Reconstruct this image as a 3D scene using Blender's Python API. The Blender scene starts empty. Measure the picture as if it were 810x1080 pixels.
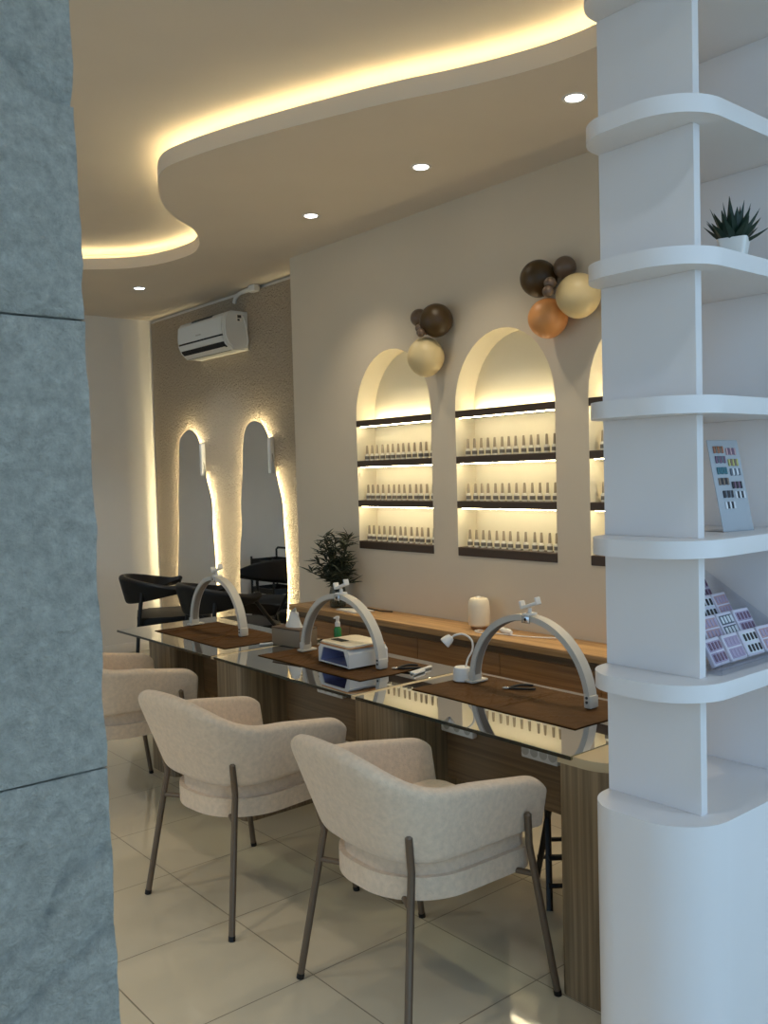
import bpy, bmesh, math, random
from mathutils import Vector, Matrix
from mathutils.geometry import tessellate_polygon
random.seed(7)
PI = math.pi
scene = bpy.context.scene
col = scene.collection

# ------------------------------------------------------------------ helpers
def link_mesh(name, bm, mat, parent=None, smooth=30, loc=None):
    bmesh.ops.recalc_face_normals(bm, faces=bm.faces)
    me = bpy.data.meshes.new(name)
    bm.to_mesh(me); bm.free()
    mats = mat if isinstance(mat, (list, tuple)) else [mat]
    for m in mats: me.materials.append(m)
    if smooth:
        for p in me.polygons: p.use_smooth = True
        me.set_sharp_from_angle(angle=math.radians(smooth))
    o = bpy.data.objects.new(name, me); col.objects.link(o)
    if parent: o.parent = parent
    if loc: o.location = loc
    return o

def tag(o, label, cat, group=None):
    o['label'] = label; o['category'] = cat
    if group: o['group'] = group
    return o

def thing(name, label, cat, loc=(0, 0, 0), rz=0.0, group=None):
    o = bpy.data.objects.new(name, None); col.objects.link(o)
    o.empty_display_size = .05
    o.location = loc; o.rotation_euler = (0, 0, rz)
    return tag(o, label, cat, group)

def structure(name, bm, mat, smooth=30):
    o = link_mesh(name, bm, mat, None, smooth); o['kind'] = 'structure'; return o

def kids(o): return [c for c in bpy.data.objects if c.parent == o]

def dup(root, loc, rz, label, group=None):
    r = root.copy(); col.objects.link(r); r.location = loc; r.rotation_euler = (0, 0, rz)
    r['label'] = label
    if group: r['group'] = group
    for ch in kids(root):
        c = ch.copy(); col.objects.link(c); c.parent = r
        for g in kids(ch):
            d = g.copy(); col.objects.link(d); d.parent = c
    return r

def BM(): return bmesh.new()

def box(bm, x0, x1, y0, y1, z0, z1, bev=0, seg=2, mi=0, mtx=None):
    r = bmesh.ops.create_cube(bm, size=1)
    vs = r['verts']
    for v in vs:
        v.co = Vector(((x0+x1)/2 + v.co.x*(x1-x0), (y0+y1)/2 + v.co.y*(y1-y0), (z0+z1)/2 + v.co.z*(z1-z0)))
    fs = set(f for v in vs for f in v.link_faces)
    if bev:
        es = set(e for v in vs for e in v.link_edges)
        rr = bmesh.ops.bevel(bm, geom=list(es), offset=bev, segments=seg, affect='EDGES', profile=.5)
        vs = [v for v in set(list(rr['verts']) + [v for v in vs if v.is_valid])]
        fs = set(f for v in vs for f in v.link_faces)
    for f in fs: f.material_index = mi
    if mtx is not None:
        vv = set(v for f in fs for v in f.verts)
        for v in vv: v.co = mtx @ v.co
    return fs

def frames(pts, closed=False):
    n = len(pts); out = []
    up = None
    for i in range(n):
        a = pts[(i-1) % n] if (closed or i > 0) else pts[i]
        b = pts[(i+1) % n] if (closed or i < n-1) else pts[i]
        t = (b-a).normalized()
        if up is None:
            up = Vector((0, 0, 1)) if abs(t.z) < .9 else Vector((1, 0, 0))
        s = t.cross(up)
        if s.length < 1e-6: s = t.cross(Vector((0, 1, 0)))
        s.normalize(); u = s.cross(t).normalized(); up = u
        out.append((t, s, u))
    return out

def tube(bm, pts, r, n=10, closed=False, cap=True, mi=0):
    pts = [Vector(p) for p in pts]
    rs = r if isinstance(r, (list, tuple)) else [r]*len(pts)
    rings = []
    for p, (t, s, u), rr in zip(pts, frames(pts, closed), rs):
        rings.append([bm.verts.new(p + s*rr*math.cos(2*PI*k/n) + u*rr*math.sin(2*PI*k/n)) for k in range(n)])
    m = len(rings)
    for i in range(m if closed else m-1):
        a, b = rings[i], rings[(i+1) % m]
        for k in range(n):
            f = bm.faces.new((a[k], a[(k+1) % n], b[(k+1) % n], b[k])); f.material_index = mi
    if cap and not closed:
        for rg in (rings[0], rings[-1]):
            f = bm.faces.new(rg); f.material_index = mi

def lathe(bm, prof, c=(0, 0, 0), n=24, mi=0, mtx=None):
    """prof: list of (r,z); closed at the ends when r==0"""
    c = Vector(c); rings = []; new = []
    for r, z in prof:
        if r < 1e-6:
            v = bm.verts.new(c + Vector((0, 0, z))); rings.append([v]); new.append(v)
        else:
            rg = [bm.verts.new(c + Vector((r*math.cos(2*PI*k/n), r*math.sin(2*PI*k/n), z))) for k in range(n)]
            rings.append(rg); new += rg
    for a, b in zip(rings, rings[1:]):
        for k in range(n):
            k2 = (k+1) % n
            if len(a) == 1 and len(b) == 1: continue
            if len(a) == 1: f = bm.faces.new((a[0], b[k2], b[k]))
            elif len(b) == 1: f = bm.faces.new((a[k], a[k2], b[0]))
            else: f = bm.faces.new((a[k], a[k2], b[k2], b[k]))
            f.material_index = mi
    for rg in (rings[0], rings[-1]):
        if len(rg) > 2:
            f = bm.faces.new(rg); f.material_index = mi
    if mtx is not None:
        for v in new: v.co = mtx @ v.co

def prism(bm, outline, z0, z1, bev=0, mi=0, seg=2):
    """vertical prism over a 2D outline (x,y)"""
    lo = [bm.verts.new((x, y, z0)) for x, y in outline]
    hi = [bm.verts.new((x, y, z1)) for x, y in outline]
    n = len(outline)
    fb = bm.faces.new(list(reversed(lo))); ft = bm.faces.new(hi)
    fs = [fb, ft]
    for k in range(n):
        fs.append(bm.faces.new((lo[k], lo[(k+1) % n], hi[(k+1) % n], hi[k])))
    for f in fs: f.material_index = mi
    if bev:
        es = list(set(list(fb.edges) + list(ft.edges)))
        bmesh.ops.bevel(bm, geom=es, offset=bev, segments=seg, affect='EDGES', profile=.5)

def rrect(x0, x1, y0, y1, r, seg=8):
    """rounded rectangle; r = (r at x0y0, x1y0, x1y1, x0y1)"""
    if not isinstance(r, (tuple, list)): r = (r,)*4
    pts = []
    for (cx, cy, a0, rr) in ((x0, y0, PI, r[0]), (x1, y0, 1.5*PI, r[1]), (x1, y1, 0, r[2]), (x0, y1, .5*PI, r[3])):
        sx = 1 if cx == x0 else -1; sy = 1 if cy == y0 else -1
        if rr <= 0: pts.append((cx, cy)); continue
        for k in range(seg+1):
            a = a0 + .5*PI*k/seg
            pts.append((cx+sx*rr+rr*math.cos(a), cy+sy*rr+rr*math.sin(a)))
    return pts

def sphere(bm, c, r, sx=1, sz=1, n=24, mi=0):
    prof = [(r*sx*math.sin(PI*k/n), -r*sz*math.cos(PI*k/n)) for k in range(n+1)]
    prof[0] = (0, prof[0][1]); prof[-1] = (0, prof[-1][1])
    lathe(bm, prof, c, n+8, mi)

def quad(bm, *ps, mi=0):
    f = bm.faces.new([bm.verts.new(p) for p in ps]); f.material_index = mi; return f

def spline(pts, n=8, closed=False):
    """Catmull-Rom through points"""
    P = [Vector(p) for p in pts]; out = []; m = len(P)
    for i in range(m if closed else m-1):
        g = lambda k: P[k % m] if closed else P[max(0, min(m-1, k))]
        p0, p1, p2, p3 = g(i-1), g(i), g(i+1), g(i+2)
        for k in range(n):
            t = k/n
            out.append(.5*((2*p1) + (p2-p0)*t + (2*p0-5*p1+4*p2-p3)*t*t + (3*p1-p0-3*p2+p3)*t**3))
    if not closed: out.append(P[-1])
    return out

# ------------------------------------------------------------------ materials
def srgb(r, g, b):
    f = lambda c: c/12.92 if c <= .04045 else ((c+.055)/1.055)**2.4
    return (f(r/255), f(g/255), f(b/255), 1)

def mat(name, color, rough=.6, metal=0, bump=None, var=0, spec=.5, coat=0, sheen=0, emis=None, estr=0):
    m = bpy.data.materials.new(name); m.use_nodes = True
    nt = m.node_tree; b = nt.nodes['Principled BSDF']
    b.inputs['Base Color'].default_value = color
    b.inputs['Roughness'].default_value = rough
    b.inputs['Metallic'].default_value = metal
    b.inputs['Specular IOR Level'].default_value = spec
    if coat: b.inputs['Coat Weight'].default_value = coat; b.inputs['Coat Roughness'].default_value = .08
    if sheen: b.inputs['Sheen Weight'].default_value = sheen; b.inputs['Sheen Roughness'].default_value = .5
    if emis: b.inputs['Emission Color'].default_value = emis; b.inputs['Emission Strength'].default_value = estr
    tc = nt.nodes.new('ShaderNodeTexCoord')
    sc_, st_, dist = bump if bump else (60, .0, .001)
    nz = nt.nodes.new('ShaderNodeTexNoise'); nz.inputs['Scale'].default_value = sc_; nz.inputs['Detail'].default_value = 4
    nt.links.new(tc.outputs['Object'], nz.inputs['Vector'])
    if bump:
        bp = nt.nodes.new('ShaderNodeBump'); bp.inputs['Strength'].default_value = st_; bp.inputs['Distance'].default_value = dist
        nt.links.new(nz.outputs['Fac'], bp.inputs['Height']); nt.links.new(bp.outputs['Normal'], b.inputs['Normal'])
    nz2 = nt.nodes.new('ShaderNodeTexNoise'); nz2.inputs['Scale'].default_value = 3 if not var else sc_*.25; nz2.inputs['Detail'].default_value = 6
    nt.links.new(tc.outputs['Object'], nz2.inputs['Vector'])
    mx = nt.nodes.new('ShaderNodeMix'); mx.data_type = 'RGBA'; mx.blend_type = 'MULTIPLY'
    v = var if var else .03
    rp = nt.nodes.new('ShaderNodeMapRange'); rp.inputs[1].default_value = .3; rp.inputs[2].default_value = .7
    rp.inputs[3].default_value = 1-v; rp.inputs[4].default_value = 1
    nt.links.new(nz2.outputs['Fac'], rp.inputs[0])
    cb = nt.nodes.new('ShaderNodeCombineColor')
    for k in range(3): nt.links.new(rp.outputs[0], cb.inputs[k])
    mx.inputs[0].default_value = 1
    mx.inputs[6].default_value = color; nt.links.new(cb.outputs[0], mx.inputs[7])
    nt.links.new(mx.outputs[2], b.inputs['Base Color'])
    return m

def emit(name, color, strength):
    m = bpy.data.materials.new(name); m.use_nodes = True
    nt = m.node_tree; nt.nodes.clear()
    e = nt.nodes.new('ShaderNodeEmission'); e.inputs[0].default_value = color; e.inputs[1].default_value = strength
    o = nt.nodes.new('ShaderNodeOutputMaterial'); nt.links.new(e.outputs[0], o.inputs[0])
    return m

def clear(name, tint, ior=1.5, rough=.0):
    """thin clear sheet: Fresnel reflection over tinted transparency"""
    m = bpy.data.materials.new(name); m.use_nodes = True
    nt = m.node_tree; nt.nodes.clear()
    fr = nt.nodes.new('ShaderNodeFresnel'); fr.inputs[0].default_value = ior
    tr = nt.nodes.new('ShaderNodeBsdfTransparent'); tr.inputs[0].default_value = tint
    gl = nt.nodes.new('ShaderNodeBsdfGlossy'); gl.inputs['Roughness'].default_value = rough
    mx = nt.nodes.new('ShaderNodeMixShader'); o = nt.nodes.new('ShaderNodeOutputMaterial')
    ge = nt.nodes.new('ShaderNodeNewGeometry'); su = nt.nodes.new('ShaderNodeMath'); su.operation = 'SUBTRACT'; su.inputs[0].default_value = 1
    mu = nt.nodes.new('ShaderNodeMath'); mu.operation = 'MULTIPLY'
    nt.links.new(ge.outputs['Backfacing'], su.inputs[1]); nt.links.new(fr.outputs[0], mu.inputs[0]); nt.links.new(su.outputs[0], mu.inputs[1])
    nt.links.new(mu.outputs[0], mx.inputs[0]); nt.links.new(tr.outputs[0], mx.inputs[1]); nt.links.new(gl.outputs[0], mx.inputs[2])
    nt.links.new(mx.outputs[0], o.inputs[0])
    return m

def wood(name, c1, c2, axis='Y', scale=9, rough=.5, stretch=14):
    """straight-grained wood; the grain runs along the axis"""
    m = mat(name, c1, rough)
    nt = m.node_tree; b = nt.nodes['Principled BSDF']
    tc = nt.nodes.new('ShaderNodeTexCoord'); mp = nt.nodes.new('ShaderNodeMapping')
    s = [scale*stretch]*3; s['XYZ'.index(axis)] = scale*.25
    mp.inputs['Scale'].default_value = [v*.5 for v in s]
    nt.links.new(tc.outputs['Object'], mp.inputs[0])
    nz = nt.nodes.new('ShaderNodeTexNoise'); nz.inputs['Scale'].default_value = 1; nz.inputs['Detail'].default_value = 5; nz.inputs['Distortion'].default_value = .6
    nt.links.new(mp.outputs[0], nz.inputs['Vector'])
    cr = nt.nodes.new('ShaderNodeValToRGB'); cr.color_ramp.elements[0].position = .33; cr.color_ramp.elements[1].position = .68
    cr.color_ramp.elements[0].color = c1; cr.color_ramp.elements[1].color = c2
    nt.links.new(nz.outputs['Fac'], cr.inputs[0]); nt.links.new(cr.outputs[0], b.inputs['Base Color'])
    bp = nt.nodes.new('ShaderNodeBump'); bp.inputs['Strength'].default_value = .15; bp.inputs['Distance'].default_value = .001
    nt.links.new(nz.outputs['Fac'], bp.inputs['Height']); nt.links.new(bp.outputs['Normal'], b.inputs['Normal'])
    return m

M = {}
M['wall'] = mat('beige wall paint', srgb(220, 206, 184), .85, bump=(180, .08, .001))
M['endwall'] = mat('off white wall paint', srgb(240, 234, 224), .85, bump=(180, .08, .001))
M['ceil'] = mat('ceiling paint', srgb(226, 215, 200), .9)
M['niche'] = mat('cream niche paint', srgb(240, 230, 205), .8)
M['shelf_white'] = mat('white laminate', srgb(227, 222, 221), .38)
M['white_plastic'] = mat('white plastic', srgb(232, 230, 226), .35)
M['grey_plastic'] = mat('pale grey plastic', srgb(190, 186, 178), .4)
M['lamp_white'] = mat('lamp white', srgb(205, 200, 190), .4)
M['diff'] = mat('led diffuser', srgb(150, 142, 130), .6)
M['black'] = mat('black metal', srgb(16, 15, 15), .45, spec=.4)
M['black_leather'] = mat('black leather', srgb(12, 11, 11), .5, bump=(90, .2, .001), spec=.3)
M['dark'] = mat('dark grey', srgb(60, 58, 56), .5)
M['slot'] = mat('black slot', srgb(20, 20, 22), .7)
M['leg_metal'] = mat('bronze grey metal', srgb(112, 98, 84), .42, metal=.55)
M['chair_fabric'] = mat('beige chenille fabric', srgb(230, 208, 183), .95, bump=(260, .8, .003), var=.15, spec=.15, sheen=.35)
M['mat_brown'] = mat('brown faux leather', srgb(94, 64, 32), .8, bump=(22, .8, .006), var=.4, spec=.2)
M['shelf_brown'] = mat('dark brown shelf board', srgb(72, 56, 42), .5)
M['chrome'] = mat('chrome', srgb(200, 200, 200), .2, metal=1)
M['gold'] = mat('rose gold', srgb(214, 160, 110), .3, metal=.8)
M['cream'] = mat('cream lid', srgb(240, 226, 200), .4)
M['leaf'] = mat('dark green leaf', srgb(44, 52, 34), .55)
M['succ'] = mat('succulent green', srgb(14, 44, 30), .5)
M['paper'] = mat('white tissue', srgb(238, 232, 222), .9)
M['box_leather'] = mat('taupe leather', srgb(140, 122, 100), .5, bump=(80, .25, .001))
M['green'] = mat('green liquid', srgb(40, 130, 60), .25)
M['balloon_brown'] = mat('dark brown balloon', srgb(70, 50, 20), .42)
M['balloon_cocoa'] = mat('cocoa balloon', srgb(112, 92, 76), .3, metal=.15)
M['balloon_cream'] = mat('cream balloon', srgb(224, 202, 152), .45)
M['balloon_orange'] = mat('tan orange balloon', srgb(226, 156, 92), .45)
M['ac_white'] = mat('air conditioner white', srgb(226, 226, 222), .35)
M['bottle_body'] = mat('polish bottle', srgb(236, 230, 214), .2)
M['bottle_label'] = mat('grey bottle label', srgb(120, 112, 100), .5)
M['bottle_cap'] = mat('taupe bottle cap', srgb(168, 152, 126), .3)
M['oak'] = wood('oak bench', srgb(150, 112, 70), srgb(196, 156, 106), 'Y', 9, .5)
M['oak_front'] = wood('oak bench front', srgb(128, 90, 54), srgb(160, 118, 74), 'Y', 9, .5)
M['leg_wood'] = wood('ash leg', srgb(104, 86, 62), srgb(146, 124, 94), 'Z', 9, .55)
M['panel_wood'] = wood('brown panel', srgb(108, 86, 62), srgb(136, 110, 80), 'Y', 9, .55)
M['legtop'] = mat('pale leg top', srgb(196, 176, 140), .5)
M['glass'] = clear('table glass', (.66, .72, .67, 1), 1.5)
_nt = M['glass'].node_tree; _lw = _nt.nodes.new('ShaderNodeLayerWeight'); _lw.inputs[0].default_value = .5
_mr = _nt.nodes.new('ShaderNodeMapRange'); _mr.inputs[1].default_value = .3; _mr.inputs[2].default_value = .7; _mr.inputs[3].default_value = .12; _mr.inputs[4].default_value = .96
_nt.links.new(_lw.outputs['Facing'], _mr.inputs[0])
_mu = [n for n in _nt.nodes if n.type == 'MATH' and n.operation == 'MULTIPLY'][0]; _nt.links.new(_mr.outputs[0], _mu.inputs[0])
M['glass_edge'] = mat('dark glass edge', srgb(22, 34, 30), .15)
M['acrylic'] = clear('clear acrylic', (.93, .94, .96, 1), 1.5)
M['vase_glass'] = clear('vase glass', (.72, .74, .72, 1), 1.5)
M['led_warm'] = emit('warm led strip', (1, .86, .50, 1), 19)
M['led_niche'] = emit('niche led strip', (1, .85, .53, 1), 45)
M['led_mirror'] = emit('mirror led strip', (1, .83, .47, 1), 300)
M['led_top'] = emit('niche top led strip', (1, .84, .50, 1), 40)
M['led_disc'] = emit('downlight disc', (1, .95, .86, 1), 14)
M['led_cool'] = emit('cool downlight disc', (.82, .93, 1, 1), 16)

def stucco():
    m = mat('textured stucco', srgb(186, 170, 148), .9)
    nt = m.node_tree; b = nt.nodes['Principled BSDF']
    tc = nt.nodes.new('ShaderNodeTexCoord')
    n1 = nt.nodes.new('ShaderNodeTexNoise'); n1.inputs['Scale'].default_value = 52; n1.inputs['Detail'].default_value = 3; n1.inputs['Distortion'].default_value = .8
    nt.links.new(tc.outputs['Object'], n1.inputs['Vector'])
    bp = nt.nodes.new('ShaderNodeBump'); bp.inputs['Strength'].default_value = 1; bp.inputs['Distance'].default_value = .03
    nt.links.new(n1.outputs['Fac'], bp.inputs['Height']); nt.links.new(bp.outputs['Normal'], b.inputs['Normal'])
    return m
M['stucco'] = stucco()

def floor_mat():
    m = mat('polished porcelain tile', srgb(206, 196, 174), .07, spec=.9)
    nt = m.node_tree; b = nt.nodes['Principled BSDF']
    tc = nt.nodes.new('ShaderNodeTexCoord'); sp = nt.nodes.new('ShaderNodeSeparateXYZ')
    nt.links.new(tc.outputs['Object'], sp.inputs[0])
    def mth(op, a, bb=None):
        n = nt.nodes.new('ShaderNodeMath'); n.operation = op
        for k, v in enumerate((a, bb)):
            if v is None: continue
            if isinstance(v, (int, float)): n.inputs[k].default_value = v
            else: nt.links.new(v, n.inputs[k])
        return n.outputs[0]
    ms = []
    for ax, off in (('X', 1.60649), ('Y', 3.35157)):
        t = mth('SUBTRACT', sp.outputs[ax], off)
        t = mth('DIVIDE', t, .5); t = mth('ADD', t, 100.5); t = mth('FRACT', t)
        t = mth('SUBTRACT', t, .5); t = mth('ABSOLUTE', t)
        ms.append(mth('LESS_THAN', t, .0042))
    g = mth('MAXIMUM', ms[0], ms[1])
    mx = nt.nodes.new('ShaderNodeMix'); mx.data_type = 'RGBA'
    old = b.inputs['Base Color'].links[0].from_socket
    nt.links.new(g, mx.inputs[0]); nt.links.new(old, mx.inputs[6]); mx.inputs[7].default_value = srgb(122, 112, 96)
    nt.links.new(mx.outputs[2], b.inputs['Base Color'])
    r = mth('MULTIPLY', g, .5); r = mth('ADD', r, .06); nt.links.new(r, b.inputs['Roughness'])
    return m
M['floor'] = floor_mat()

def stone():
    m = mat('grey split stone', srgb(164, 170, 172), .85)
    nt = m.node_tree; b = nt.nodes['Principled BSDF']
    tc = nt.nodes.new('ShaderNodeTexCoord')
    n1 = nt.nodes.new('ShaderNodeTexNoise'); n1.inputs['Scale'].default_value = 40; n1.inputs['Detail'].default_value = 10; n1.inputs['Roughness'].default_value = .72; n1.inputs['Distortion'].default_value = .4
    n2 = nt.nodes.new('ShaderNodeTexNoise'); n2.inputs['Scale'].default_value = 120; n2.inputs['Detail'].default_value = 6
    for n in (n1, n2): nt.links.new(tc.outputs['Object'], n.inputs['Vector'])
    ad = nt.nodes.new('ShaderNodeMath'); ad.operation = 'MULTIPLY_ADD'; ad.inputs[1].default_value = .3
    nt.links.new(n2.outputs['Fac'], ad.inputs[0]); nt.links.new(n1.outputs['Fac'], ad.inputs[2])
    bp = nt.nodes.new('ShaderNodeBump'); bp.inputs['Strength'].default_value = 1; bp.inputs['Distance'].default_value = .05
    nt.links.new(ad.outputs[0], bp.inputs['Height']); nt.links.new(bp.outputs['Normal'], b.inputs['Normal'])
    cr = nt.nodes.new('ShaderNodeValToRGB'); cr.color_ramp.elements[0].position = .3; cr.color_ramp.elements[1].position = .7
    cr.color_ramp.elements[0].color = srgb(184, 182, 171); cr.color_ramp.elements[1].color = srgb(238, 235, 222)
    n3 = nt.nodes.new('ShaderNodeTexNoise'); n3.inputs['Scale'].default_value = 60; n3.inputs['Detail'].default_value = 10; n3.inputs['Roughness'].default_value = .74
    nt.links.new(tc.outputs['Object'], n3.inputs['Vector'])
    nt.links.new(n3.outputs['Fac'], cr.inputs[0]); nt.links.new(cr.outputs[0], b.inputs['Base Color'])
    return m
M['stone'] = stone()
M['mirror'] = mat('mirror silver', (.72, .74, .75, 1), .02, metal=1)

# ------------------------------------------------------------------ room shell
XA, XT, YE, ZC, ZU = 3.55, 3.82, 7.97, 3.085, 3.235
YF, XL = -.55, -2.4
bm = BM(); quad(bm, (-9, -9, 0), (4.2, -9, 0), (4.2, YE, 0), (-9, YE, 0)); structure('floor', bm, M['floor'], 0)
bm = BM(); box(bm, XL-.1, 4.2, YF, YE, ZU, ZU+.1); structure('ceiling', bm, M['ceil'], 0)
bm = BM(); box(bm, XL-.1, 4.2, YE, YE+.1, 0, ZU); structure('wall_far', bm, M['endwall'], 0)
bm = BM()
box(bm, XL-.1, XL, YF, 3.2, 0, ZU); box(bm, XL-.1, XL, 6.6, YE, 0, ZU); box(bm, XL-.1, XL, 3.2, 6.6, 2.75, ZU)
structure('wall_left', bm, M['endwall'], 0)
bm = BM()
for k in range(4): box(bm, XL-.08, XL-.02, 3.2+1.1133*k, 3.26+1.1133*k, 0, 2.75)
box(bm, XL-.08, XL-.02, 3.2, 6.6, 2.69, 2.75); box(bm, XL-.08, XL-.02, 3.2, 6.6, 0, .06)
structure('window_1', bm, M['black'], 0)

# niche geometry: (y0, y1) from near to far
NICHES = [('right', 2.02, 2.72), ('middle', 2.925, 3.632), ('left', 3.832, 4.525)]
NB, NSPR, NTOP, ND = 1.126, 1.95, 2.343, .15
def arch_outline(y0, y1, n=20):
    c, w = (y0+y1)/2, (y1-y0)/2
    pts = [(y0, NB), (y1, NB)]
    for k in range(n+1):
        a = PI*k/n
        pts.append((c + w*math.cos(a), NSPR + (NTOP-NSPR)*math.sin(a)))
    return pts
def arch_wall():
    bm = BM()
    outer = [(YF, 0), (5.215, 0), (5.215, ZU), (YF, ZU)]
    loops = [outer] + [arch_outline(a, b) for _, a, b in NICHES]
    flat = [p for l in loops for p in l]
    tris = tessellate_polygon([[Vector((p[0], p[1], 0)) for p in l] for l in loops])
    vs = [bm.verts.new((XA, p[0], p[1])) for p in flat]
    for t in tris:
        try: bm.faces.new([vs[i] for i in t])
        except ValueError: pass
    k = len(outer)
    for l in loops[1:]:
        fr = vs[k:k+len(l)]; k += len(l)
        bk = [bm.verts.new((XA+ND, p[0], p[1])) for p in l]
        for i in range(len(l)):
            j = (i+1) % len(l)
            f = bm.faces.new((fr[i], fr[j], bk[j], bk[i])); f.material_index = 1
        f = bm.faces.new(bk); f.material_index = 1
    # return wall at the far end and a solid back
    a, b = vs[1], vs[2]
    c = bm.verts.new((4.2, 5.215, 0)); d = bm.verts.new((4.2, 5.215, ZU))
    bm.faces.new((a, c, d, b))
    return structure('wall_right', bm, [M['wall'], M['niche']], 40)
arch_wall()
bm = BM(); box(bm, XT+.04, 4.2, 5.215, YE, 0, ZU); structure('wall_back_right', bm, M['endwall'], 0)
bm = BM(); box(bm, XT, XT+.04, 5.22, YE-.035, 0, ZC-.035)
structure('trim_1', bm, M['stucco'], 0)
bm = BM(); box(bm, XL, XT, YE-.012, YE, 0, .09, .003); structure('baseboard_far', bm, M['endwall'])

# wave soffit of the dropped ceiling
CURVE = [(1.2, 6.85), (1.75, 6.72), (2.2, 6.5), (2.51, 6.292), (2.76, 6.078), (2.896, 5.812), (2.939, 5.484), (2.885, 5.27), (2.794, 5.099), (2.646, 4.904),
         (2.436, 4.738), (2.233, 4.476), (2.095, 4.214), (2.046, 4.05), (2.056, 3.907), (2.11, 3.671), (2.202, 3.376), (2.33, 3.032),
         (2.436, 2.78), (2.54, 2.575), (2.63, 2.36), (2.69, 2.15), (2.70, 1.95), (2.64, 1.72), (2.5, 1.5), (2.34, 1.3), (2.25, 1.0), (2.28, .4), (2.3, YF)]
CV = [(v.x, v.y) for v in spline([(XL, 6.9, 0), (-.5, 6.95, 0)] + [(x, y, 0) for x, y in CURVE], 6)]
def offset(poly, d):
    out = []
    for i, p in enumerate(poly):
        a = Vector(poly[max(0, i-1)]); b = Vector(poly[min(len(poly)-1, i+1)])
        t = (b-a).normalized(); n = Vector((-t.y, t.x))
        out.append((p[0]+n.x*d, p[1]+n.y*d))
    return out
# curve runs from far-left to near-right; the soffit lies to its left-hand side (+n)
def ribbon(bm, a, b, za, zb, mi=0):
    va = [bm.verts.new((x, y, za)) for x, y in a]; vb = [bm.verts.new((x, y, zb)) for x, y in b]
    for i in range(len(a)-1):
        f = bm.faces.new((va[i], va[i+1], vb[i+1], vb[i])); f.material_index = mi
bm = BM()
poly = CV + [(4.2, YF), (4.2, YE), (XL, YE)]
lo = [bm.verts.new((x, y, ZC)) for x, y in poly]
for t in tessellate_polygon([[Vector((x, y, 0)) for x, y in poly]]): bm.faces.new([lo[i] for i in t])
structure('ceiling_soffit', bm, M['ceil'], 0)
LIP, INN = .078, .20
c1, c2 = offset(CV, .018), offset(CV, INN)
bm = BM()
ribbon(bm, CV, CV, ZC, ZC+LIP); ribbon(bm, CV, c1, ZC+LIP, ZC+LIP); ribbon(bm, c1, c1, ZC+LIP, ZC+.02)
ribbon(bm, c1, c2, ZC+.02, ZC+.02); ribbon(bm, c2, c2, ZC+.02, ZU)
structure('trim_2', bm, M['ceil'], 40)
bm = BM(); c3 = offset(CV, .085)
tube(bm, [(x, y, ZC+.066) for x, y in c3 if y > YF+.05 and x > .2][::2], .007, 8)
tag(link_mesh('cove_light_strip', bm, M['led_warm']), 'glowing warm light strip along the wavy ceiling edge', 'light strip')

# stone-clad pillar at the entrance: individual rough slabs
CRACKS = [[(.30, 2.125), (.354, 2.1), (.375, 2.086), (.39, 2.068), (.413, 2.059), (.45, 2.058)],
          [(.28, 1.0), (.307, 1.016), (.324, 1.033), (.352, 1.034), (.37, 1.057), (.377, 1.084), (.396, 1.108), (.45, 1.125)],
          [(.30, .93), (.34, .955), (.372, .985), (.40, .99), (.45, 1.03)]]
def crack_step(x, z):
    # a flake edge: the face drops a few millimetres above the line and eases back over 5 cm
    h = 0
    for c in CRACKS:
        for (xa, za), (xb, zb) in zip(c, c[1:]):
            if xa <= x < xb:
                d = z-(za+(zb-za)*(x-xa)/(xb-xa))
                if 0 <= d < .06: h -= .011*(1-d/.06)**2
                elif -.004 < d < 0: h -= .011*(1+d/.004)
    return h
def pillar():
    bm = BM()
    zs = [-.005, .65, 1.232, 1.795, 2.36, ZU]
    for k in range(5):
        z0, z1 = zs[k]+.0013, zs[k+1]-.0013
        nx, nz = 80, 120
        x0, x1, y0 = -.25, .4465, 1.11
        g = []
        for j in range(nz+1):
            row = []
            for i in range(nx+1):
                z = z0+(z1-z0)*j/nz; x = x0+(x1+(1.557-z)*.010-x0)*i/nx
                e = min(1, min(i, nx-i)/3)*min(1, min(j, nz-j)/1.5)
                from mathutils import noise
                h = noise.fractal(Vector((x*5+k*7, z*5, 3)), .8, 2.1, 5)*.006 + abs(noise.noise(Vector((x*2.6+z*2+k*11, z*3.1-x, 1))))*.010
                dx = noise.noise(Vector((z*14, k*3, 9)))*.0035+noise.noise(Vector((z*40, k*3, 2)))*.0015 if i == nx else 0
                row.append(bm.verts.new((x+dx, y0-h*e-.004-crack_step(x, z), z)))
            g.append(row)
        for j in range(nz):
            for i in range(nx):
                bm.faces.new((g[j][i], g[j][i+1], g[j+1][i+1], g[j+1][i]))
        # side and back
        br = [bm.verts.new((x1, y0+.4, z)) for z in (z0, z1)]; bl = [bm.verts.new((x0, y0+.4, z)) for z in (z0, z1)]
        bm.faces.new([g[j][nx] for j in range(nz+1)] + [br[1], br[0]])
        bm.faces.new([g[j][0] for j in range(nz, -1, -1)] + [bl[0], bl[1]])
        bm.faces.new((br[0], br[1], bl[1], bl[0]))
        bm.faces.new([g[nz][i] for i in range(nx+1)] + [br[1], bl[1]])
        bm.faces.new([g[0][i] for i in range(nx, -1, -1)] + [bl[0], br[0]])
    box(bm, -.24, .42, 1.125, 1.5, 0, ZU, mi=1)
    o = structure('wall_pillar', bm, [M['stone'], M['dark']], 60)
pillar()

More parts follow.
